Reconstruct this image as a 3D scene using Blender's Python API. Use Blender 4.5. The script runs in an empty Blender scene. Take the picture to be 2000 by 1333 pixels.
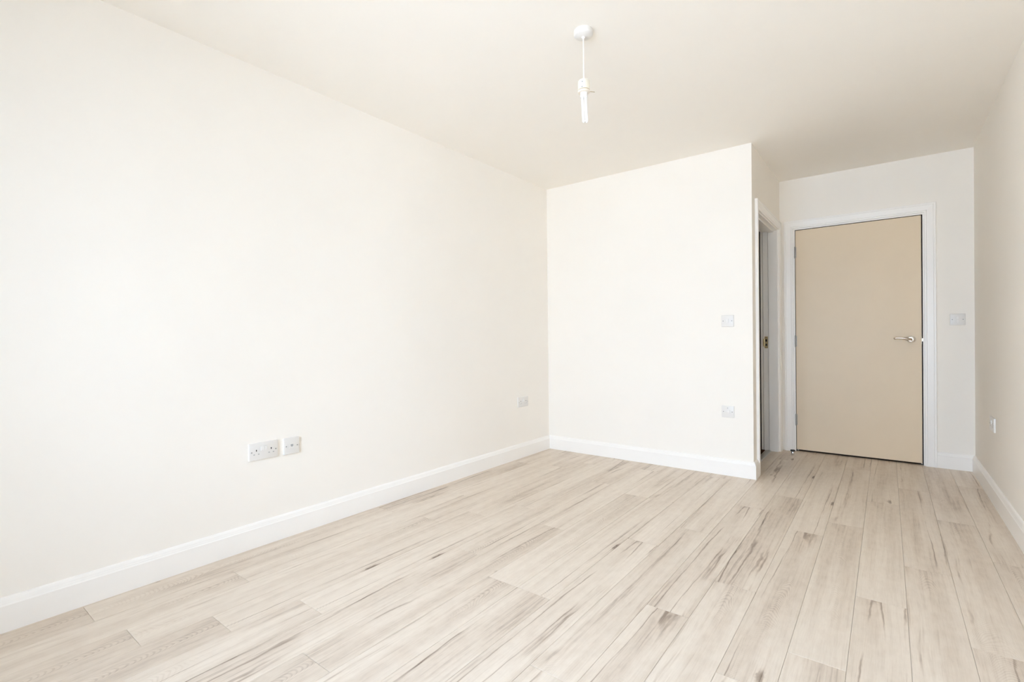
import bpy, bmesh, math, random
from mathutils import Vector, Matrix

sc = bpy.context.scene
COL = sc.collection

# ------------------------------------------------------------------ camera, world, light, exposure
FPX, YAW, PITCH, ROLL, CAM_Z = 955.75, 0.65365, -0.00532, -0.0106, 1.0234
fw = Vector((-math.sin(YAW) * math.cos(PITCH), math.cos(YAW) * math.cos(PITCH), math.sin(PITCH)))
rt = Vector((math.cos(YAW), math.sin(YAW), 0.0))
up = rt.cross(fw)
rt2 = rt * math.cos(ROLL) + up * math.sin(ROLL)
up2 = up * math.cos(ROLL) - rt * math.sin(ROLL)
cam_data = bpy.data.cameras.new("camera")
cam_data.sensor_width = 36.0
cam_data.lens = FPX * 36.0 / 2000.0
cam_data.clip_start = 0.02
cam = bpy.data.objects.new("camera", cam_data)
COL.objects.link(cam)
cam.matrix_world = Matrix(((rt2.x, up2.x, -fw.x, 0.0), (rt2.y, up2.y, -fw.y, 0.0),
                           (rt2.z, up2.z, -fw.z, CAM_Z), (0, 0, 0, 1)))
sc.camera = cam

world = bpy.data.worlds.new("overcast_sky")
sc.world = world
world.use_nodes = True
bg = world.node_tree.nodes["Background"]
# plain hazy daylight sky: paler and stronger overhead than at the horizon all the way round
wn, wl = world.node_tree.nodes, world.node_tree.links
w_tc = wn.new("ShaderNodeTexCoord")
w_sep = wn.new("ShaderNodeSeparateXYZ")
wl.new(w_tc.outputs["Generated"], w_sep.inputs[0])
w_ramp = wn.new("ShaderNodeValToRGB")
w_ramp.color_ramp.elements[0].position = 0.0
w_ramp.color_ramp.elements[0].color = (0.280, 0.342, 0.446, 1)
w_ramp.color_ramp.elements[1].position = 1.0
w_ramp.color_ramp.elements[1].color = (0.692, 0.852, 1.150, 1)
wl.new(w_sep.outputs["Z"], w_ramp.inputs["Fac"])
wl.new(w_ramp.outputs["Color"], bg.inputs["Color"])
bg.inputs["Strength"].default_value = 21.5

sun_data = bpy.data.lights.new("sun", "SUN")
sun_data.energy = 10.0
sun_data.angle = math.radians(2.0)
sun_data.color = (1.0, 0.90, 0.80)
sun = bpy.data.objects.new("sun", sun_data)
COL.objects.link(sun)
sun.rotation_euler = (math.radians(25), 0, math.radians(-8))   # high sun in front of the window

# the room's glazed front wall (behind the camera): opening, in metres
WIN_X0, WIN_X1, WIN_Z0, WIN_Z1 = -1.85, 0.42, 0.06, 2.20
FRONT_Y = -1.12
portal_data = bpy.data.lights.new("daylight_portal", "AREA")
portal_data.shape = "RECTANGLE"
portal_data.size = WIN_X1 - WIN_X0
portal_data.size_y = WIN_Z1 - WIN_Z0
portal_data.cycles.is_portal = True
portal = bpy.data.objects.new("daylight_portal", portal_data)
COL.objects.link(portal)
portal.location = ((WIN_X0 + WIN_X1) / 2, FRONT_Y - 0.16, (WIN_Z0 + WIN_Z1) / 2)
portal.rotation_euler = (math.radians(90), 0, math.radians(0))

vs = sc.view_settings
vs.view_transform = "Standard"
vs.look = "None"
vs.gamma = 1.0
vs.use_curve_mapping = False
vs.exposure = 0.06
sc.cycles.max_bounces = 14
sc.cycles.diffuse_bounces = 12
sc.cycles.glossy_bounces = 4
sc.cycles.transparent_max_bounces = 8
sc.cycles.caustics_reflective = False
sc.cycles.use_denoising = True
sc.cycles.use_adaptive_sampling = True
sc.cycles.adaptive_threshold = 0.04
sc.cycles.sample_clamp_indirect = 10.0

# ------------------------------------------------------------------ room dimensions (metres)
XL, XR, XC = -2.5007, 0.5162, -0.7588      # left wall, right wall, return wall of the lobby
YB, YD = 3.8171, 4.9532                    # back wall, door wall
H = 2.40
SKT, SKH = 0.018, 0.121                    # skirting thickness, height
WT = 0.1315                                # partition thickness


# ------------------------------------------------------------------ materials
def mat(name, color, rough=0.5, metal=0.0, spec=0.5, noise=0.0, nscale=40.0, bump=0.0, bscale=300.0):
    m = bpy.data.materials.new(name)
    m.use_nodes = True
    nt = m.node_tree
    b = nt.nodes["Principled BSDF"]
    b.inputs["Base Color"].default_value = (*color, 1)
    b.inputs["Roughness"].default_value = rough
    b.inputs["Metallic"].default_value = metal
    b.inputs["Specular IOR Level"].default_value = spec
    tc = nt.nodes.new("ShaderNodeTexCoord")
    if noise:
        n = nt.nodes.new("ShaderNodeTexNoise")
        n.inputs["Scale"].default_value = nscale
        n.inputs["Detail"].default_value = 4
        nt.links.new(tc.outputs["Object"], n.inputs["Vector"])
        r = nt.nodes.new("ShaderNodeValToRGB")
        r.color_ramp.elements[0].position = 0.3
        r.color_ramp.elements[1].position = 0.7
        r.color_ramp.elements[0].color = (*[c * (1 - noise) for c in color], 1)
        r.color_ramp.elements[1].color = (*[min(1, c * (1 + noise * 0.4)) for c in color], 1)
        nt.links.new(n.outputs["Fac"], r.inputs["Fac"])
        nt.links.new(r.outputs["Color"], b.inputs["Base Color"])
    if bump:
        n2 = nt.nodes.new("ShaderNodeTexNoise")
        n2.inputs["Scale"].default_value = bscale
        n2.inputs["Detail"].default_value = 3
        nt.links.new(tc.outputs["Object"], n2.inputs["Vector"])
        bp = nt.nodes.new("ShaderNodeBump")
        bp.inputs["Strength"].default_value = bump
        bp.inputs["Distance"].default_value = 0.001
        nt.links.new(n2.outputs["Fac"], bp.inputs["Height"])
        nt.links.new(bp.outputs["Normal"], b.inputs["Normal"])
    return m


M_WALL = mat("matt_white_emulsion", (0.927, 0.885, 0.820), 0.85, spec=0.25, noise=0.01, nscale=3, bump=0.05, bscale=260)
M_CEIL = mat("matt_ceiling_paint", (0.927, 0.885, 0.818), 0.9, spec=0.2, noise=0.008, nscale=3, bump=0.04, bscale=260)
M_WOODWORK = mat("white_satin_woodwork", (0.945, 0.918, 0.876), 0.32, spec=0.45, noise=0.006, nscale=12)
M_DOOR = mat("beige_door_paint", (0.800, 0.655, 0.470), 0.42, spec=0.4, noise=0.015, nscale=5, bump=0.03, bscale=180)
M_PLASTIC = mat("white_moulded_plastic", (0.800, 0.775, 0.738), 0.28, spec=0.5, noise=0.005)
M_ROCKER = mat("bright_white_plastic", (0.87, 0.85, 0.82), 0.22, spec=0.5, noise=0.005)
M_SCREW = mat("dull_screw_head", (0.52, 0.505, 0.48), 0.4, metal=0.4, noise=0.1, nscale=900)
M_HOLE = mat("dark_pin_hole", (0.012, 0.012, 0.012), 0.7, noise=0.2)
M_SHUTTER = mat("grey_pin_shutter", (0.42, 0.42, 0.41), 0.5, noise=0.05)
M_STEEL = mat("satin_nickel", (0.58, 0.50, 0.41), 0.24, metal=1.0, noise=0.05, nscale=200)
M_ROSE = mat("lit_nickel", (0.88, 0.83, 0.75), 0.2, metal=1.0, noise=0.03, nscale=200)  # lighter nickel copy: bright room reflection put into the colour
M_GAP_SHADE = mat("dark_brown_gap_shade", (0.035, 0.024, 0.018), 0.7, noise=0.1, nscale=60)
M_HINGE = mat("brushed_steel", (0.42, 0.40, 0.37), 0.35, metal=1.0, noise=0.08, nscale=200)
M_BRASS = mat("worn_brass", (0.55, 0.42, 0.22), 0.33, metal=1.0, noise=0.2, nscale=160)
M_CHROME = mat("polished_chrome", (0.85, 0.85, 0.86), 0.08, metal=1.0, noise=0.02)
M_RUBBER = mat("black_rubber", (0.02, 0.02, 0.021), 0.45, noise=0.2, nscale=90)
M_ALU = mat("matt_aluminium", (0.52, 0.50, 0.46), 0.38, metal=0.8, noise=0.06, nscale=120)
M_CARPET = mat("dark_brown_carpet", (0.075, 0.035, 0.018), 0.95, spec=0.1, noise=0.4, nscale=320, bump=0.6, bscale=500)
M_INNER_SHADE = mat("dark_room_shade", (0.018, 0.010, 0.008), 0.5, noise=0.2, nscale=20)
M_SUBFLOOR = mat("grey_underlay", (0.20, 0.17, 0.14), 0.9, noise=0.1)
M_CREAM = mat("yellowed_cream_plastic", (0.86, 0.81, 0.68), 0.35, noise=0.03, nscale=60)
M_COLLAR = mat("pinkish_cream_plastic", (0.87, 0.79, 0.68), 0.35, noise=0.03, nscale=60)
M_CORD = mat("white_flex", (0.84, 0.81, 0.75), 0.5, noise=0.01)
M_TUBE = mat("white_phosphor_glass", (0.93, 0.93, 0.92), 0.08, spec=0.6, noise=0.004)
M_UPVC = mat("white_upvc", (0.88, 0.88, 0.88), 0.3, noise=0.005)


def glass_material():
    m = bpy.data.materials.new("clear_window_glass")
    m.use_nodes = True
    nt = m.node_tree
    nt.nodes.clear()
    o = nt.nodes.new("ShaderNodeOutputMaterial")
    t = nt.nodes.new("ShaderNodeBsdfTransparent")
    t.inputs["Color"].default_value = (0.95, 0.97, 0.965, 1)
    g = nt.nodes.new("ShaderNodeBsdfGlossy")
    g.inputs["Roughness"].default_value = 0.02
    f = nt.nodes.new("ShaderNodeFresnel")
    f.inputs["IOR"].default_value = 1.45
    mx = nt.nodes.new("ShaderNodeMixShader")
    nt.links.new(f.outputs[0], mx.inputs[0])
    nt.links.new(t.outputs[0], mx.inputs[1])
    nt.links.new(g.outputs[0], mx.inputs[2])
    nt.links.new(mx.outputs[0], o.inputs["Surface"])
    return m


M_GLASS = glass_material()


def wood_material():
    """Pale greige oak laminate.  UV.x runs across the plank (m, offset per print), UV.y along it (m)."""
    m = bpy.data.materials.new("pale_oak_laminate")
    m.use_nodes = True
    nt = m.node_tree
    N, L = nt.nodes, nt.links
    bsdf = N["Principled BSDF"]

    def math_(op, a, b=None, clamp=False):
        n = N.new("ShaderNodeMath")
        n.operation = op
        n.use_clamp = clamp
        for i, v in enumerate((a, b)):
            if v is None:
                continue
            if isinstance(v, (int, float)):
                n.inputs[i].default_value = v
            else:
                L.new(v, n.inputs[i])
        return n.outputs[0]

    def smooth(x, a, b, lo=0.0, hi=1.0):
        n = N.new("ShaderNodeMapRange")
        n.interpolation_type = "SMOOTHSTEP"
        L.new(x, n.inputs["Value"])
        n.inputs["From Min"].default_value = a
        n.inputs["From Max"].default_value = b
        n.inputs["To Min"].default_value = lo
        n.inputs["To Max"].default_value = hi
        return n.outputs["Result"]

    uv = N.new("ShaderNodeUVMap")
    sep = N.new("ShaderNodeSeparateXYZ")
    L.new(uv.outputs[0], sep.inputs[0])
    u, v = sep.outputs[0], sep.outputs[1]

    def vec(su, sv, seed, uu=None):
        c = N.new("ShaderNodeCombineXYZ")
        L.new(math_("MULTIPLY", uu if uu is not None else u, su), c.inputs[0])
        L.new(math_("MULTIPLY", v, sv), c.inputs[1])
        c.inputs[2].default_value = seed
        return c.outputs[0]

    def noise(su, sv, seed, detail=2.0, rough=0.5, uu=None, distortion=0.0):
        n = N.new("ShaderNodeTexNoise")
        n.inputs["Scale"].default_value = 1.0
        n.inputs["Detail"].default_value = detail
        n.inputs["Roughness"].default_value = rough
        n.inputs["Distortion"].default_value = distortion
        L.new(vec(su, sv, seed, uu), n.inputs["Vector"])
        return n.outputs["Fac"]

    # wander the grain sideways
    wander = math_("MULTIPLY", math_("SUBTRACT", noise(5, 1.7, 3.1, 2), 0.5), 0.022)
    w2 = math_("ADD", u, wander)

    # knots: scattered cells, some picked; the grain bends round them
    vo = N.new("ShaderNodeTexVoronoi")
    vo.inputs["Scale"].default_value = 1.0
    vo.inputs["Randomness"].default_value = 0.85
    jag = math_("MULTIPLY", math_("SUBTRACT", noise(60, 26, 9.0, 3, 0.6), 0.5), 0.034)
    L.new(vec(8.0, 2.1, 2.0, math_("ADD", u, jag)), vo.inputs["Vector"])
    sepc = N.new("ShaderNodeSeparateColor")
    L.new(vo.outputs["Color"], sepc.inputs[0])
    pick = smooth(sepc.outputs[0], 0.40, 0.44)
    kd = vo.outputs["Distance"]
    knot = math_("MULTIPLY", math_("SUBTRACT", 1.0, smooth(kd, 0.02, 0.13)), pick)
    knot_area = math_("MULTIPLY", math_("SUBTRACT", 1.0, smooth(kd, 0.04, 0.36)), pick)

    # broad soft tonal bands, pores and streaks
    broad_s = smooth(noise(13, 0.75, 7.7, 3, 0.5, w2), 0.34, 0.70)
    fine = smooth(noise(420, 14, 1.9, 2, 0.6, w2), 0.42, 0.70)
    mid = noise(95, 2.6, 4.4, 3, 0.62, w2)
    mid_s = smooth(mid, 0.44, 0.70)
    mott = smooth(noise(30, 16, 17.0, 3, 0.6), 0.36, 0.66)
    # cathedral figure: contour lines of an elongated height field tilted along the board
    ul = math_("SUBTRACT", math_("MODULO", u, 0.158), 0.079)
    ul = math_("ADD", ul, math_("MULTIPLY", math_("SUBTRACT", noise(2.0, 1.3, 14.0, 1), 0.5), 0.10))
    field = math_("ADD", v, math_("MULTIPLY", math_("MULTIPLY", ul, ul), 38.0))
    field = math_("ADD", field, math_("MULTIPLY", noise(9.0, 3.2, 12.3, 2, 0.5), 0.20))
    field = math_("ADD", field, math_("MULTIPLY", knot_area, 0.03))
    ring_w = math_("SINE", math_("MULTIPLY", field, 2 * math.pi / 0.0165))
    ring_mask = smooth(noise(6.0, 1.0, 21.0, 1), 0.52, 0.66)
    rings = math_("MULTIPLY", smooth(ring_w, -0.2, 1.0), ring_mask)
    # long hairline cracks: iso-lines of a very elongated field, faded in and out
    cf = math_("ADD", noise(8.5, 0.30, 37.3, 1.2, 0.4, w2), math_("MULTIPLY", math_("SUBTRACT", noise(40, 9, 33.0, 2), 0.5), 0.035))
    cdist = math_("ABSOLUTE", math_("SUBTRACT", cf, 0.5))
    crack = math_("MULTIPLY", math_("SUBTRACT", 1.0, smooth(cdist, 0.001, 0.0125)), smooth(noise(5.0, 1.9, 41.0, 2), 0.42, 0.60))
    halo = math_("MULTIPLY", math_("SUBTRACT", 1.0, smooth(cdist, 0.0, 0.10)), smooth(noise(6.0, 1.3, 51.0, 1), 0.42, 0.64))
    halo = math_("MULTIPLY", halo, math_("ADD", 0.45, math_("MULTIPLY", mid_s, 0.9)))

    # darkness
    d = math_("MULTIPLY", broad_s, 0.22)
    d = math_("ADD", d, math_("MULTIPLY", fine, 0.075))
    d = math_("ADD", d, math_("MULTIPLY", mid_s, 0.10))
    d = math_("ADD", d, math_("MULTIPLY", mott, 0.07))
    d = math_("ADD", d, math_("MULTIPLY", rings, 0.13))
    d = math_("ADD", d, math_("MULTIPLY", halo, 0.19))
    d = math_("ADD", d, math_("MULTIPLY", crack, 0.47))
    d = math_("ADD", d, math_("MULTIPLY", knot, 0.56))
    d = math_("ADD", d, math_("MULTIPLY", math_("MULTIPLY", knot_area, mid_s), 0.22))
    oi = N.new("ShaderNodeObjectInfo")
    d = math_("ADD", d, math_("MULTIPLY", math_("SUBTRACT", oi.outputs["Random"], 0.5), 0.09))
    ramp = N.new("ShaderNodeValToRGB")
    e = ramp.color_ramp.elements
    e[0].position = 0.0
    e[0].color = (0.788, 0.697, 0.590, 1)
    e[1].position = 1.0
    e[1].color = (0.170, 0.125, 0.092, 1)
    k = e.new(0.30)
    k.color = (0.650, 0.551, 0.448, 1)
    k = e.new(0.60)
    k.color = (0.420, 0.332, 0.258, 1)
    L.new(d, ramp.inputs["Fac"])
    L.new(ramp.outputs["Color"], bsdf.inputs["Base Color"])
    L.new(smooth(d, 0.0, 0.9, 0.36, 0.52), bsdf.inputs["Roughness"])
    bsdf.inputs["Specular IOR Level"].default_value = 0.42
    bp = N.new("ShaderNodeBump")
    bp.inputs["Strength"].default_value = 0.18
    bp.inputs["Distance"].default_value = 0.0006
    bp.invert = True
    L.new(d, bp.inputs["Height"])
    L.new(bp.outputs["Normal"], bsdf.inputs["Normal"])
    return m


M_WOOD = wood_material()


# ------------------------------------------------------------------ helpers
def add_box(bm, x0, x1, y0, y1, z0, z1):
    vs_ = [bm.verts.new(p) for p in ((x0, y0, z0), (x1, y0, z0), (x1, y1, z0), (x0, y1, z0),
                                     (x0, y0, z1), (x1, y0, z1), (x1, y1, z1), (x0, y1, z1))]
    fs = [(3, 2, 1, 0), (4, 5, 6, 7), (0, 1, 5, 4), (1, 2, 6, 5), (2, 3, 7, 6), (3, 0, 4, 7)]
    for f in fs:
        bm.faces.new([vs_[i] for i in f])
    return vs_


def bevel_all(bm, w, seg=2):
    bmesh.ops.bevel(bm, geom=bm.edges[:], offset=w, segments=seg, profile=0.5, affect="EDGES")


def boxes(*specs, bevel=0.0, seg=2):
    bm = bmesh.new()
    for s in specs:
        add_box(bm, *s)
    if bevel:
        bevel_all(bm, bevel, seg)
    return bm


def lathe(profile, seg=32, axis="Z", center=(0, 0, 0)):
    """profile: list of (r, h); revolved about an axis."""
    bm = bmesh.new()
    rings = []
    for r, h in profile:
        ring = []
        if r < 1e-7:
            ring = [(0.0, 0.0, h)]
        else:
            for i in range(seg):
                a = 2 * math.pi * i / seg
                ring.append((r * math.cos(a), r * math.sin(a), h))
        out = []
        for x, y, z in ring:
            if axis == "Z":
                p = (x, y, z)
            elif axis == "Y":                       # height runs to -Y (out of a wall face)
                p = (x, -z, y)
            else:
                p = (z, x, y)
            out.append(bm.verts.new(Vector(p) + Vector(center)))
        rings.append(out)
    for a, b in zip(rings, rings[1:]):
        if len(a) == 1 and len(b) == 1:
            continue
        for i in range(seg):
            j = (i + 1) % seg
            if len(a) == 1:
                bm.faces.new((a[0], b[j], b[i]))
            elif len(b) == 1:
                bm.faces.new((a[i], a[j], b[0]))
            else:
                bm.faces.new((a[i], a[j], b[j], b[i]))
    bmesh.ops.recalc_face_normals(bm, faces=bm.faces[:])
    return bm


def tube(points, radii, seg=12, squash=1.0):
    """Swept tube through points; squash flattens along the second frame axis."""
    bm = bmesh.new()
    pts = [Vector(p) for p in points]
    rings = []
    prev = None
    for i, p in enumerate(pts):
        d = (pts[min(i + 1, len(pts) - 1)] - pts[max(i - 1, 0)]).normalized()
        ref = Vector((0, 0, 1)) if abs(d.z) < 0.9 else Vector((1, 0, 0))
        n = d.cross(ref).normalized()
        b = n.cross(d).normalized()
        if prev is not None and n.dot(prev) < 0:
            n, b = -n, -b
        prev = n
        r = radii[i] if isinstance(radii, (list, tuple)) else radii
        rings.append([bm.verts.new(p + n * (math.cos(2 * math.pi * k / seg) * r * squash) +
                                   b * (math.sin(2 * math.pi * k / seg) * r)) for k in range(seg)])
    for a, b in zip(rings, rings[1:]):
        for k in range(seg):
            j = (k + 1) % seg
            bm.faces.new((a[k], a[j], b[j], b[k]))
    bm.faces.new(rings[0][::-1])
    bm.faces.new(rings[-1])
    bmesh.ops.recalc_face_normals(bm, faces=bm.faces[:])
    return bm


def merge(*bms):
    out = bmesh.new()
    for b in bms:
        me = bpy.data.meshes.new("tmp")
        b.to_mesh(me)
        b.free()
        out.from_mesh(me)
        bpy.data.meshes.remove(me)
    return out


def obj(name, bm, material, parent=None, smooth=False, loc=None):
    me = bpy.data.meshes.new(name)
    bm.to_mesh(me)
    bm.free()
    me.materials.append(material)
    if smooth:
        for p in me.polygons:
            p.use_smooth = True
        me.set_sharp_from_angle(angle=math.radians(38))
    o = bpy.data.objects.new(name, me)
    COL.objects.link(o)
    if parent is not None:
        o.parent = parent
    if loc is not None:
        o.location = loc
    return o


def thing(name, label, cat, loc=(0, 0, 0), rotz=0.0, group=None):
    o = bpy.data.objects.new(name, None)
    o.empty_display_size = 0.05
    COL.objects.link(o)
    o.location = loc
    o.rotation_euler = (0, 0, rotz)
    o["label"] = label
    o["category"] = cat
    if group:
        o["group"] = group
    return o


def structure(o, label=None, cat=None):
    o["kind"] = "structure"
    if label:
        o["label"] = label
    if cat:
        o["category"] = cat
    return o


def prism(profile, p0, p1, out, m0=0.0, m1=0.0):
    """Extrude (depth, z) profile from p0 to p1 (xy); out = unit normal into the room.
    m0/m1 = how far the ends are moved along the run per metre of depth (mitres)."""
    bm = bmesh.new()
    a, b = Vector((*p0, 0)), Vector((*p1, 0))
    d = (b - a).normalized()
    n = Vector((*out, 0))
    ra = [bm.verts.new(a + n * dep + d * (m0 * dep) + Vector((0, 0, z))) for dep, z in profile]
    rb = [bm.verts.new(b + n * dep + d * (m1 * dep) + Vector((0, 0, z))) for dep, z in profile]
    k = len(profile)
    for i in range(k):
        j = (i + 1) % k
        bm.faces.new((ra[i], ra[j], rb[j], rb[i]))
    bm.faces.new(ra[::-1])
    bm.faces.new(rb)
    bmesh.ops.recalc_face_normals(bm, faces=bm.faces[:])
    return bm


# ------------------------------------------------------------------ shell
T = 0.12
DO0, DO1, DOT = 3.985, 4.856, 1.9655      # side doorway: rough opening in the return wall
EX0, EX1, EXT = -0.664, 0.243, 1.9790     # end doorway: rough opening in the door wall

structure(obj("wall_left", boxes((XL - T, XL, FRONT_Y - 0.2, 5.08, 0, H)), M_WALL), "plain white wall along the left, bare of pictures", "wall")
structure(obj("wall_right", boxes((XR, XR + T, FRONT_Y - 0.2, 5.08, 0, H)), M_WALL), "plain white wall at the right edge beside the beige door", "wall")
structure(obj("wall_back", boxes((XL, XC, YB, YB + 0.1, 0, H)), M_WALL), "white wall facing the viewer left of the lobby", "wall")
structure(obj("wall_return", boxes((XC - WT, XC, YB + 0.1, DO0, 0, H), (XC - WT, XC, DO1, YD, 0, H),
                                   (XC - WT, XC, DO0, DO1, DOT, H)), M_WALL), "narrow white return wall holding the open side doorway", "wall")
structure(obj("wall_end", boxes((XL, EX0, YD, YD + T, 0, H), (EX1, XR, YD, YD + T, 0, H),
                                (EX0, EX1, YD, YD + T, EXT, H)), M_WALL), "white end wall around the beige door", "wall")
structure(obj("ceiling", boxes((XL - T, XR + T, FRONT_Y - 0.2, 5.08, H, H + 0.1)), M_CEIL), "plain white ceiling with one pendant light", "ceiling")
structure(obj("wall_front", boxes((XL, WIN_X0, FRONT_Y - 0.2, FRONT_Y, 0, H), (WIN_X1, XR, FRONT_Y - 0.2, FRONT_Y, 0, H),
                                  (WIN_X0, WIN_X1, FRONT_Y - 0.2, FRONT_Y, 0, WIN_Z0),
                                  (WIN_X0, WIN_X1, FRONT_Y - 0.2, FRONT_Y, WIN_Z1, H)), M_WALL), "white window wall behind the viewer", "wall")
# the unlit room seen through the side doorway
structure(obj("wall_inner_shade", boxes((XL, XC - WT - 0.001, YD - 0.012, YD, 0, H)), M_INNER_SHADE), "near-black panel painting in the shade past the side doorway", "wall")  # dark panel carries the unlit room's shade in its colour
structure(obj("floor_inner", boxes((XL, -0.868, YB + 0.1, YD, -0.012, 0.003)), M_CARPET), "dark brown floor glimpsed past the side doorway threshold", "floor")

# unseen hallway box, added to keep sky light out of the door gaps
HB = YD + T
structure(obj("wall_hall_blocker", boxes((EX0 - 0.3, EX1 + 0.3, HB + 1.1, HB + 1.2, 0, H), (EX0 - 0.4, EX0 - 0.3, HB, HB + 1.2, 0, H),
                                 (EX1 + 0.3, EX1 + 0.4, HB, HB + 1.2, 0, H), (EX0 - 0.4, EX1 + 0.4, HB, HB + 1.2, H, H + 0.1)), M_WALL),
          "unseen hallway box added behind the beige door against light leaks", "wall")
structure(obj("floor_hall_blocker", boxes((EX0 - 0.3, EX1 + 0.3, 5.05, HB + 1.1, -0.03, 0.0)), M_CARPET), "unseen hallway floor added behind the beige door against light leaks", "floor")

# unseen pale terrace, added outside the window to bounce light to the ceiling
structure(obj("floor_bounce_terrace", boxes((-12, 12, -14, FRONT_Y - 0.2, -0.15, -0.05)), mat("pale_bounce_paving", (0.62, 0.60, 0.57), 0.8, noise=0.1, nscale=4)), "unseen pale terrace added outside the window to bounce light", "terrace")

# window behind the camera
win = structure(thing("window_1", "white framed glazed window filling the wall behind the viewer", "window", (0, FRONT_Y - 0.12, 0)))
fwid = 0.06
xm = (WIN_X0 + WIN_X1) / 2
for x0, x1, z0, z1 in ((WIN_X0, WIN_X1, WIN_Z0, WIN_Z0 + fwid), (WIN_X0, WIN_X1, WIN_Z1 - fwid, WIN_Z1),
                       (WIN_X0, WIN_X0 + fwid, WIN_Z0 + fwid, WIN_Z1 - fwid), (WIN_X1 - fwid, WIN_X1, WIN_Z0 + fwid, WIN_Z1 - fwid),
                       (xm - 0.04, xm + 0.04, WIN_Z0 + fwid, WIN_Z1 - fwid)):
    obj("window_frame", boxes((x0, x1, 0, 0.06, z0, z1), bevel=0.004, seg=1), M_UPVC, win)
obj("window_pane", boxes((WIN_X0 + fwid, xm - 0.04, 0.028, 0.032, WIN_Z0 + fwid, WIN_Z1 - fwid)), M_GLASS, win)
obj("window_pane", boxes((xm + 0.04, WIN_X1 - fwid, 0.028, 0.032, WIN_Z0 + fwid, WIN_Z1 - fwid)), M_GLASS, win)

# ------------------------------------------------------------------ laminate floor
PW, PL, PT = 0.158, 1.38, 0.008
PX0 = 0.371
floor = structure(obj("floor", boxes((XL, XR, FRONT_Y, 5.05, -0.03, -PT - 0.0005)), M_SUBFLOOR),
                  "pale greige oak laminate floor laid towards the beige door", "floor")
JOINTS = {0: 3.033, -1: 2.166, -2: 2.755, -3: 2.33, -4: 1.787, -5: 2.93, -6: 2.13, -7: 1.790, -8: 2.62, -9: 2.323,
          -10: 1.60, -11: 2.98, -12: 2.225, -13: 1.73, -14: 1.011, -15: 0.757, -16: 0.538, -17: 0.962, -18: 0.484, -19: 1.3}
PRINT_OF = {}
rng = random.Random(7)
GAP = 0.0004
Y_MIN, Y_MAX = FRONT_Y + 0.005, 4.99


def plank_mesh(w, y_len, u0, v0):
    bm = bmesh.new()
    c, dz = 0.0010, 0.0007
    w2_ = w - 2 * GAP
    l2_ = y_len - 2 * GAP
    lo = [(0, 0), (w2_, 0), (w2_, l2_), (0, l2_)]
    hi = [(c, c), (w2_ - c, c), (w2_ - c, l2_ - c), (c, l2_ - c)]
    v_b = [bm.verts.new((x, y, -PT)) for x, y in lo]
    v_m = [bm.verts.new((x, y, -dz)) for x, y in lo]
    v_t = [bm.verts.new((x, y, 0)) for x, y in hi]
    faces = [bm.faces.new(v_t)]
    for i in range(4):
        j = (i + 1) % 4
        faces.append(bm.faces.new((v_b[i], v_b[j], v_m[j], v_m[i])))
        faces.append(bm.faces.new((v_m[i], v_m[j], v_t[j], v_t[i])))
    faces.append(bm.faces.new(v_b[::-1]))
    uvl = bm.loops.layers.uv.new("UVMap")
    for f in faces:
        for lp in f.loops:
            lp[uvl].uv = (u0 + lp.vert.co.x, v0 + lp.vert.co.y)
    return bm


mesh_cache = {}
for col in range(-19, 1):
    x0 = PX0 + col * PW
    x1 = x0 + PW
    cx0, cx1 = max(x0, XL + 0.003), min(x1, XR - 0.003)
    if cx1 - cx0 < 0.01:
        continue
    y = JOINTS[col] - PL * 4
    row = 0
    while y < Y_MAX:
        ya, yb_ = max(y, Y_MIN), min(y + PL, Y_MAX)
        if x1 > XC - 0.002 and x0 < XC:
            pass
        row += 1
        pr = rng.randrange(14)
        if yb_ - ya > 0.03:
            segs = [(cx0, cx1, ya, yb_)]
            # stop at the back wall left of the lobby; run under the side doorway as far as the threshold
            out = []
            for (a0, a1, b0, b1) in segs:
                if a1 <= XC - 0.06:
                    b1 = min(b1, YB - 0.004)
                out.append((a0, a1, b0, b1))
            for (a0, a1, b0, b1) in out:
                if b1 - b0 < 0.03:
                    continue
                key = (round(a1 - a0, 4), round(b1 - b0, 4), round(b0 - y, 4), round(a0 - x0, 4), pr)
                me = mesh_cache.get(key)
                if me is None:
                    o = obj("plank", plank_mesh(a1 - a0, b1 - b0, pr * 0.158 * 21 + (a0 - x0), pr * 1.71 + (b0 - y)), M_WOOD, floor)
                    mesh_cache[key] = o.data
                else:
                    o = bpy.data.objects.new("plank", me)
                    COL.objects.link(o)
                    o.parent = floor
                o.location = (a0 + GAP, b0 + GAP, 0)
        y += PL

# ------------------------------------------------------------------ skirting boards
SK = [(0, 0), (SKT, 0), (SKT, 0.094), (0.0150, 0.0985), (0.0142, 0.103), (0.0128, 0.106), (0.0115, 0.112),
      (0.0085, 0.1175), (0.004, SKH), (0, SKH)]
structure(obj("baseboard_left", prism(SK, (XL, FRONT_Y), (XL, YB), (1, 0), 0, -1), M_WOODWORK), "white skirting board along the left wall", "skirting board")
structure(obj("baseboard_back", prism(SK, (XL, YB), (XC, YB), (0, -1), 1, 1), M_WOODWORK), "white skirting board along the back wall", "skirting board")
structure(obj("baseboard_return", prism(SK, (XC, YB), (XC, 3.9185), (1, 0), -1, 0), M_WOODWORK), "short white skirting return at the wall corner beside the doorway", "skirting board")
structure(obj("baseboard_corner", prism(SK, (XC, 4.921), (XC, YD), (1, 0), 0, 0), M_WOODWORK), "tiny skirting piece in the corner between the two door frames", "skirting board")
structure(obj("baseboard_right", prism(SK, (XR, FRONT_Y), (XR, YD), (-1, 0), 0, -1), M_WOODWORK), "white skirting board along the right wall", "skirting board")
structure(obj("baseboard_end", prism(SK, (0.301, YD), (XR, YD), (0, -1), 0, -1), M_WOODWORK), "short white skirting board between beige door and right wall", "skirting board")

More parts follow.
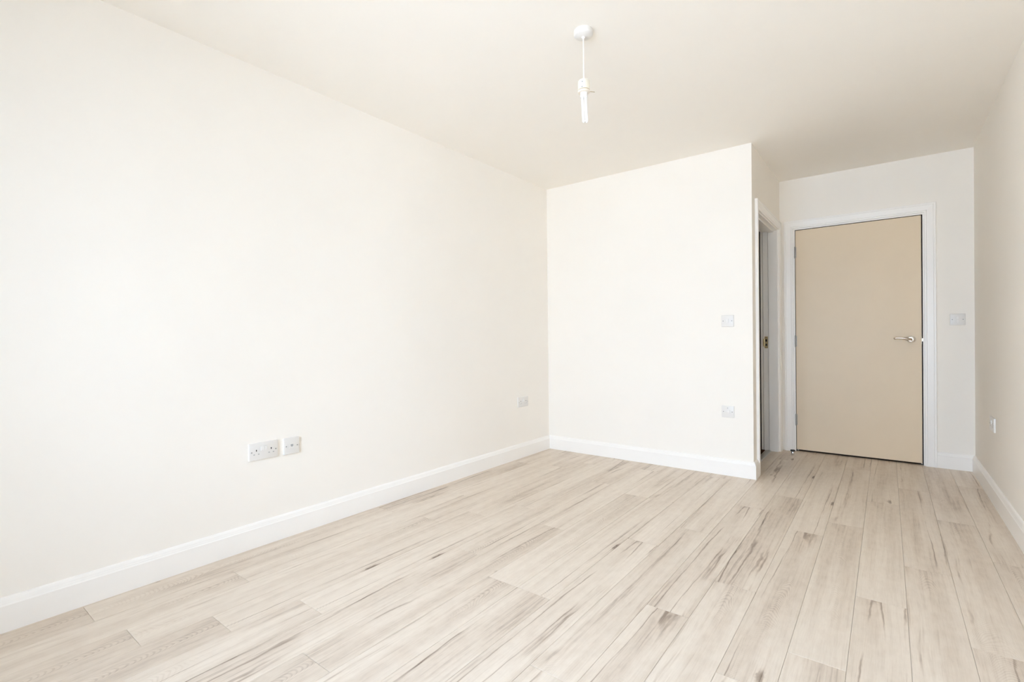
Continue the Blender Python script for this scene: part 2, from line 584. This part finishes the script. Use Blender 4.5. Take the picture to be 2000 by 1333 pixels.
# ------------------------------------------------------------------ doors
ARCH = [(0.0, 0.0), (0.0, 0.0105), (0.0015, 0.0125), (0.010, 0.0135), (0.0125, 0.0115), (0.0150, 0.0150), (0.034, 0.0165),
        (0.052, 0.0185), (0.0545, 0.0165), (0.057, 0.0190), (0.066, 0.0195), (0.0685, 0.0175), (0.0690, 0.0)]   # (s outward, depth)


def architrave(parent, x0, x1, zt, w_left=0.069, w_right=0.069):
    """Three mitred mouldings round an opening, local frame: x across, -y out of the wall."""
    def strip(fa, fb):
        bm = bmesh.new()
        ra = [bm.verts.new(fa(s, d)) for s, d in ARCH]
        rb = [bm.verts.new(fb(s, d)) for s, d in ARCH]
        for i in range(len(ARCH)):
            j = (i + 1) % len(ARCH)
            bm.faces.new((ra[i], ra[j], rb[j], rb[i]))
        bm.faces.new(ra[::-1])
        bm.faces.new(rb)
        bmesh.ops.recalc_face_normals(bm, faces=bm.faces[:])
        return bm
    obj("architrave", strip(lambda s, d: (x0 - s, -d, 0), lambda s, d: (x0 - s, -d, zt + s)), M_WOODWORK, parent)
    obj("architrave", strip(lambda s, d: (x1 + s, -d, 0), lambda s, d: (x1 + s, -d, zt + s)), M_WOODWORK, parent)
    obj("architrave", strip(lambda s, d: (x0 - s, -d, zt + s), lambda s, d: (x1 + s, -d, zt + s)), M_WOODWORK, parent)


# --- door_1: closed beige door in the end wall
d1 = structure(thing("door_1", "closed beige flush door with silver lever handle in the lobby", "door", (0, YD, 0)))
LX0, LX1, LZT = -0.6365, 0.2155, 1.9470    # leaf
FX0, FX1, FZT = -0.641, 0.2235, 1.9525    # clear lining opening
for spec in ((EX0 + 0.001, FX0, 0.001, 0.118, 0, FZT), (FX1, EX1 - 0.001, 0.001, 0.118, 0, FZT), (EX0 + 0.001, EX1 - 0.001, 0.001, 0.118, FZT, EXT - 0.001)):
    obj("door_lining", boxes(spec), M_WOODWORK, d1)
for spec in ((FX0, FX0 + 0.012, 0.052, 0.09, 0, FZT), (FX1 - 0.012, FX1, 0.052, 0.09, 0, FZT), (FX0 + 0.012, FX1 - 0.012, 0.052, 0.09, FZT - 0.012, FZT)):
    obj("door_stop_bead", boxes(spec), M_WOODWORK, d1)
architrave(d1, FX0 - 0.014, FX1 + 0.010, FZT + 0.012)
leaf = obj("door_leaf", boxes((LX0, LX1, 0.004, 0.048, 0.016, LZT), bevel=0.0015, seg=2), M_DOOR, d1)
obj("latch_plate", boxes((LX1 - 0.0005, LX1 + 0.0015, 0.010, 0.034, 0.945, 1.005), (LX1 + 0.0015, LX1 + 0.0075, 0.008, 0.022, 0.966, 0.990), bevel=0.0004, seg=1), M_STEEL, d1)
for spec in ((FX1 - 0.005, FX1, 0.014, 0.050, 0, FZT), (FX0, FX0 + 0.0025, 0.014, 0.050, 0, FZT), (FX0, FX1, 0.014, 0.050, FZT - 0.003, FZT)):  # added dark strips give the gaps round the leaf their shade
    obj("gap_shade_strip", boxes(spec), M_GAP_SHADE, d1)
for hz in (1.754, 0.972, 0.279):
    hg = bmesh.new()
    add_box(hg, FX0 - 0.002, LX0 + 0.006, 0.0025, 0.006, hz - 0.045, hz + 0.045)
    knuckles = []
    for kz in range(5):
        zb = hz - 0.05 + kz * 0.02
        knuckles.append(lathe([(0, zb + 0.0006), (0.0058, zb + 0.0006), (0.0062, zb + 0.0012), (0.0062, zb + 0.0188), (0.0058, zb + 0.0194), (0, zb + 0.0194)],
                              14, "Z", (LX0 - 0.002, -0.003, 0)))
    knuckles.append(lathe([(0, hz - 0.053), (0.003, hz - 0.0525), (0.0045, hz - 0.050), (0.0045, hz + 0.050), (0.003, hz + 0.0525), (0, hz + 0.053)], 12, "Z", (LX0 - 0.002, -0.003, 0)))
    obj("hinge", merge(hg, *knuckles), M_HINGE, d1, smooth=True)
HX, HZ = 0.153, 0.9835
handle = obj("door_handle", lathe([(0, 0.001), (0.0262, 0.001), (0.0265, -0.002), (0.0258, -0.0075), (0.0238, -0.0092), (0.0125, -0.0098), (0.0105, -0.012), (0.0098, -0.042), (0, -0.042)][::-1],
                                  40, "Y", (HX, 0.004, HZ)), M_ROSE, d1, smooth=True)
# flip the revolve so that it stands out of the leaf towards the room
for v_ in handle.data.vertices:
    v_.co.y = 0.008 - v_.co.y
lv = [(HX + 0.004, -0.040, HZ - 0.001), (HX - 0.006, -0.043, HZ - 0.0005), (HX - 0.018, -0.046, HZ + 0.001), (HX - 0.032, -0.048, HZ + 0.0045), (HX - 0.050, -0.049, HZ + 0.0085),
      (HX - 0.068, -0.049, HZ + 0.0105), (HX - 0.084, -0.048, HZ + 0.0105), (HX - 0.096, -0.047, HZ + 0.0095), (HX - 0.104, -0.045, HZ + 0.008), (HX - 0.108, -0.043, HZ + 0.0068)]
lr = [0.0085, 0.0098, 0.0098, 0.0086, 0.0072, 0.0064, 0.0064, 0.0074, 0.0084, 0.0070]
obj("lever", tube(lv, lr, 16, 0.8), M_STEEL, handle, smooth=True)
for v_ in handle.data.vertices:
    pass

# --- door_2: open side doorway in the return wall (local x = world y, local -y = world +x)
d2 = structure(thing("door_2", "open side doorway with white frame beside the beige door", "doorway", (XC, 0, 0), math.radians(90)))
GX0, GX1, GZT = 4.004, 4.838, 1.9465
e = WT
for spec in ((DO0 + 0.001, GX0, 0.0, e, 0, GZT), (GX1, DO1 - 0.001, 0.0, 0.0725, 0, GZT), (GX1 - 0.004, DO1 - 0.001, 0.0755, 0.1165, 0, GZT),
             (GX1 + 0.012, DO1 - 0.001, 0.0725, 0.0755, 0, GZT), (GX1 + 0.002, DO1 - 0.001, 0.1195, 0.1375, 0, GZT + 0.06),
             (DO0 + 0.001, DO1 - 0.001, 0.0, e, GZT, DOT - 0.001)):
    obj("door_lining", boxes(spec), M_WOODWORK, d2)
for spec in ((GX0, GX0 + 0.013, 0.030, 0.072, 0, GZT), (GX1 - 0.013, GX1, 0.0002, 0.0725, 0, GZT), (GX0 + 0.013, GX1 - 0.013, 0.030, 0.072, GZT - 0.013, GZT)):
    obj("door_stop_bead", boxes(spec, bevel=0.001, seg=1), M_WOODWORK, d2)
architrave(d2, GX0 - 0.017, GX1 + 0.010, GZT + 0.010)
sp = obj("strike_plate", boxes((GX1 - 0.0062, GX1 - 0.0035, 0.080, 0.106, 0.912, 1.016), bevel=0.0006, seg=1), M_BRASS, d2)
obj("latch_slot", boxes((GX1 - 0.0070, GX1 - 0.0061, 0.086, 0.100, 0.970, 0.992), (GX1 - 0.0070, GX1 - 0.0061, 0.086, 0.100, 0.934, 0.952), (GX1 - 0.0070, GX1 - 0.0061, 0.091, 0.096, 1.004, 1.009)), M_HOLE, sp)
obj("strike_lip", tube([(GX1 - 0.005, 0.104, 0.962), (GX1 - 0.006, 0.111, 0.962), (GX1 - 0.011, 0.117, 0.962)], 0.034, 8, 0.06), M_BRASS, sp)
obj("threshold_strip", prism([(0, 0.0005), (0.006, 0.0045), (0.026, 0.006), (0.046, 0.0045), (0.052, 0.0005)], (GX0, 0.056), (GX1 - 0.0, 0.056), (0, 1)), M_ALU, d2)

# ------------------------------------------------------------------ wall plates (local: x right, -y out of wall, z up; origin at plate centre on the wall)
def plate_mesh(w, h, d=0.0095, r=0.0035):
    bm = bmesh.new()
    add_box(bm, -w / 2, w / 2, -d, 0, -h / 2, h / 2)
    front = [ed for ed in bm.edges if any(v.co.y < -d / 2 for v in ed.verts)]
    bmesh.ops.bevel(bm, geom=front, offset=r, segments=3, profile=0.5, affect="EDGES")
    return bm


def screws(parent, xs, z=0.0, d=0.0095):
    for x in xs:
        s = obj("screw", lathe([(0, 0.0014), (0.0026, 0.0012), (0.0036, 0.0004), (0.0037, -0.001)], 18, "Y", (x, -d, z)), M_SCREW, parent, smooth=True)
        obj("screw_slot", boxes((x - 0.0029, x + 0.0029, -d - 0.0016, -d - 0.0012, z - 0.0005, z + 0.0005)), M_HOLE, s)


def rocker(parent, x, z, w, h, d=0.0095, tilt=0.09, name="rocker_switch"):
    bm = bmesh.new()
    add_box(bm, -w / 2, w / 2, -0.0042, 0.001, -h / 2, h / 2)
    for v in bm.verts:
        if v.co.y < 0:
            v.co.y += -tilt * v.co.z * 0.35
    bevel_all(bm, 0.0009, 2)
    o = obj(name, bm, M_ROCKER, parent, loc=(x, -d, z))
    return o


def outlet(parent, x, z, d=0.0095):
    obj("earth_slot", boxes((x - 0.0022, x + 0.0022, -d - 0.0004, -d + 0.001, z + 0.0078, z + 0.0162)), M_HOLE, parent)
    for sx in (-0.0111, 0.0111):
        obj("pin_slot", boxes((x + sx - 0.0034, x + sx + 0.0034, -d - 0.0004, -d + 0.001, z - 0.0095, z - 0.0052)), M_SHUTTER, parent)


def double_socket(label, loc, rotz):
    t = thing("double_socket", label, "socket", loc, rotz, "white double sockets")
    obj("faceplate", plate_mesh(0.146, 0.086), M_PLASTIC, t, smooth=True)
    screws(t, (-0.0603, 0.0603), -0.001)
    for sx in (-1, 1):
        outlet(t, sx * 0.037, -0.006)
        rocker(t, sx * 0.0082, 0.013, 0.0145, 0.0225)
    return t


R90 = math.radians(90)
double_socket("white double socket low on the left wall, nearest the viewer", (XL, 1.190, 0.472), R90)
double_socket("white double socket low on the left wall close to the far corner", (XL, 3.404, 0.476), R90)
double_socket("white double socket seen edge-on low on the right wall", (XR, 4.165, 0.466), -R90)

# data outlet right beside the near double socket
t = thing("data_outlet", "small square white data outlet right of the nearest double socket", "outlet", (XL, 1.3355, 0.470), R90)
obj("faceplate", plate_mesh(0.086, 0.086), M_PLASTIC, t, smooth=True)
screws(t, (-0.0302, 0.0302))
module = obj("jack_module", boxes((-0.0125, 0.0125, -0.0108, -0.009, -0.013, 0.013), bevel=0.0008, seg=2), M_PLASTIC, t)
obj("jack_opening", boxes((-0.0065, 0.0065, -0.0113, -0.0104, -0.001, 0.0085), (-0.0035, 0.0035, -0.0113, -0.0104, -0.004, -0.001)), M_SHUTTER, module)

# light switch on the back wall
t = thing("light_switch", "square white single light switch high on the back wall near the corner", "switch", (-0.9265, YB, 1.1345))
obj("faceplate", plate_mesh(0.086, 0.086), M_PLASTIC, t, smooth=True)
screws(t, (-0.0302, 0.0302))
rocker(t, -0.001, 0.0, 0.0165, 0.029)

# fused outlet below it
t = thing("fused_outlet", "square white plate low on the back wall directly below the light switch", "outlet", (-0.929, YB, 0.468))
obj("faceplate", plate_mesh(0.086, 0.086), M_PLASTIC, t, smooth=True)
screws(t, (-0.0302, 0.0302))
obj("fuse_carrier", boxes((-0.017, 0.012, -0.0122, -0.009, -0.0135, 0.0135), bevel=0.0016, seg=2), M_PLASTIC, t, smooth=True)
obj("flex_cover", boxes((0.0145, 0.020, -0.0112, -0.009, -0.0135, 0.0125), bevel=0.0008, seg=1), M_PLASTIC, t)
obj("indicator", lathe([(0, 0.0022), (0.002, 0.0018), (0.0031, 0.0005), (0.0032, -0.001)], 18, "Y", (-0.001, -0.0095, 0.0275)), M_SHUTTER, t, smooth=True)

# switch beside the beige door
t = thing("light_switch", "white two-rocker light switch between the beige door and the right wall", "switch", (0.4225, YD, 1.130))
obj("faceplate", plate_mesh(0.0875, 0.0865), M_PLASTIC, t, smooth=True)
screws(t, (-0.0302, 0.0302))
rocker(t, -0.0015, 0.0125, 0.0155, 0.0225)
rocker(t, -0.0015, -0.0125, 0.0155, 0.0225)

# ------------------------------------------------------------------ pendant light
PXC, PYC = -1.0735, 1.9515
pen = thing("pendant_light", "bare white pendant with cream lampholder and twin-tube bulb on ceiling", "light", (PXC, PYC, H))
obj("ceiling_rose", lathe([(0.0, 0.0), (0.0415, 0.0), (0.0425, -0.002), (0.0425, -0.016), (0.0410, -0.0205), (0.037, -0.0235), (0.012, -0.0270), (0.0085, -0.0280), (0.0075, -0.0335), (0.0040, -0.036), (0, -0.036)], 48), M_PLASTIC, pen, smooth=True)
obj("cord", tube([(0, 0, -0.03), (0.0003, 0, -0.09), (-0.0002, 0, -0.15), (0, 0, -0.218)], 0.0031, 10), M_CORD, pen, smooth=True)
obj("lampholder", lathe([(0, -0.2175), (0.006, -0.2175), (0.0120, -0.2205), (0.0232, -0.2235), (0.0260, -0.2265), (0.0266, -0.2310), (0.0266, -0.2655), (0.0250, -0.2668), (0, -0.2668)], 40), M_CREAM, pen, smooth=True)
obj("groove_line_ring", lathe([(0, -0.2665), (0.0258, -0.2665), (0.0262, -0.2672), (0.0262, -0.2690), (0.0256, -0.2696), (0, -0.2696)], 40), M_BRASS, pen, smooth=True)  # dark groove line between body and collar, put in as a darker ring
col_ = obj("collar_ring", lathe([(0, -0.2694), (0.0268, -0.2694), (0.0272, -0.2702), (0.0270, -0.2755), (0.0252, -0.2775), (0.0200, -0.2782), (0.0, -0.2772)], 40), M_COLLAR, pen, smooth=True)
obj("clip_wire", tube([(0.019, 0.0145, -0.272), (0.034, 0.026, -0.2740), (0.0385, 0.0295, -0.2745)], 0.0011, 8), M_BRASS, col_)
for a_, z_ in ((math.radians(284), -0.2385), (math.radians(281), -0.2615)):
    r_ = 0.0266
    s_ = obj("bayonet_mark", lathe([(0, 0.001), (0.003, 0.0008), (0.0034, -0.001)], 12, "Y", (0, 0, 0)), M_SHUTTER, pen)
    s_.rotation_euler = (0, 0, a_ - math.radians(270))
    s_.location = (r_ * math.cos(a_), r_ * math.sin(a_), z_)
bulb = obj("bulb", lathe([(0, -0.2770), (0.0155, -0.2770), (0.0165, -0.2785), (0.0165, -0.2960), (0.0152, -0.2990), (0.0, -0.2990)], 32), M_ROCKER, pen, smooth=True)
yaw_dir = Vector((math.cos(YAW), math.sin(YAW), 0))
for s in (-1, 1):
    off = yaw_dir * (0.0072 * s)
    lean = yaw_dir * 0.0045
    pts = [off + Vector((0, 0, -0.298)), off + lean * 0.5 + Vector((0, 0, -0.360)), off + lean + Vector((0, 0, -0.404)), off * 0.97 + lean + Vector((0, 0, -0.409)), off * 0.95 + lean + Vector((0, 0, -0.412))]
    obj("bulb_tube", tube(pts, [0.0059, 0.0059, 0.0059, 0.0046, 0.0018], 16), M_TUBE, bulb, smooth=True)
b0 = yaw_dir * (-0.0072) + yaw_dir * 0.004 + Vector((0, 0, -0.402))
b1 = yaw_dir * (0.0072) + yaw_dir * 0.004 + Vector((0, 0, -0.402))
obj("bulb_bridge", tube([b0, b1], 0.003, 10), M_TUBE, bulb, smooth=True)

# ------------------------------------------------------------------ floor door stop
t = thing("door_stop", "small black and chrome door stop on the floor by the beige door's hinge side", "door stop", (-0.6430, 4.768, 0.0))
obj("base", lathe([(0, 0.0), (0.0125, 0.0), (0.0130, 0.001), (0.0130, 0.031), (0.0120, 0.0325), (0, 0.0325)], 32), M_CHROME, t, smooth=True)
obj("rubber_ring", lathe([(0, 0.0325), (0.0160, 0.0325), (0.0182, 0.0345), (0.0182, 0.0435), (0.0160, 0.0458), (0.0085, 0.0462), (0, 0.0455)], 32), M_RUBBER, t, smooth=True)
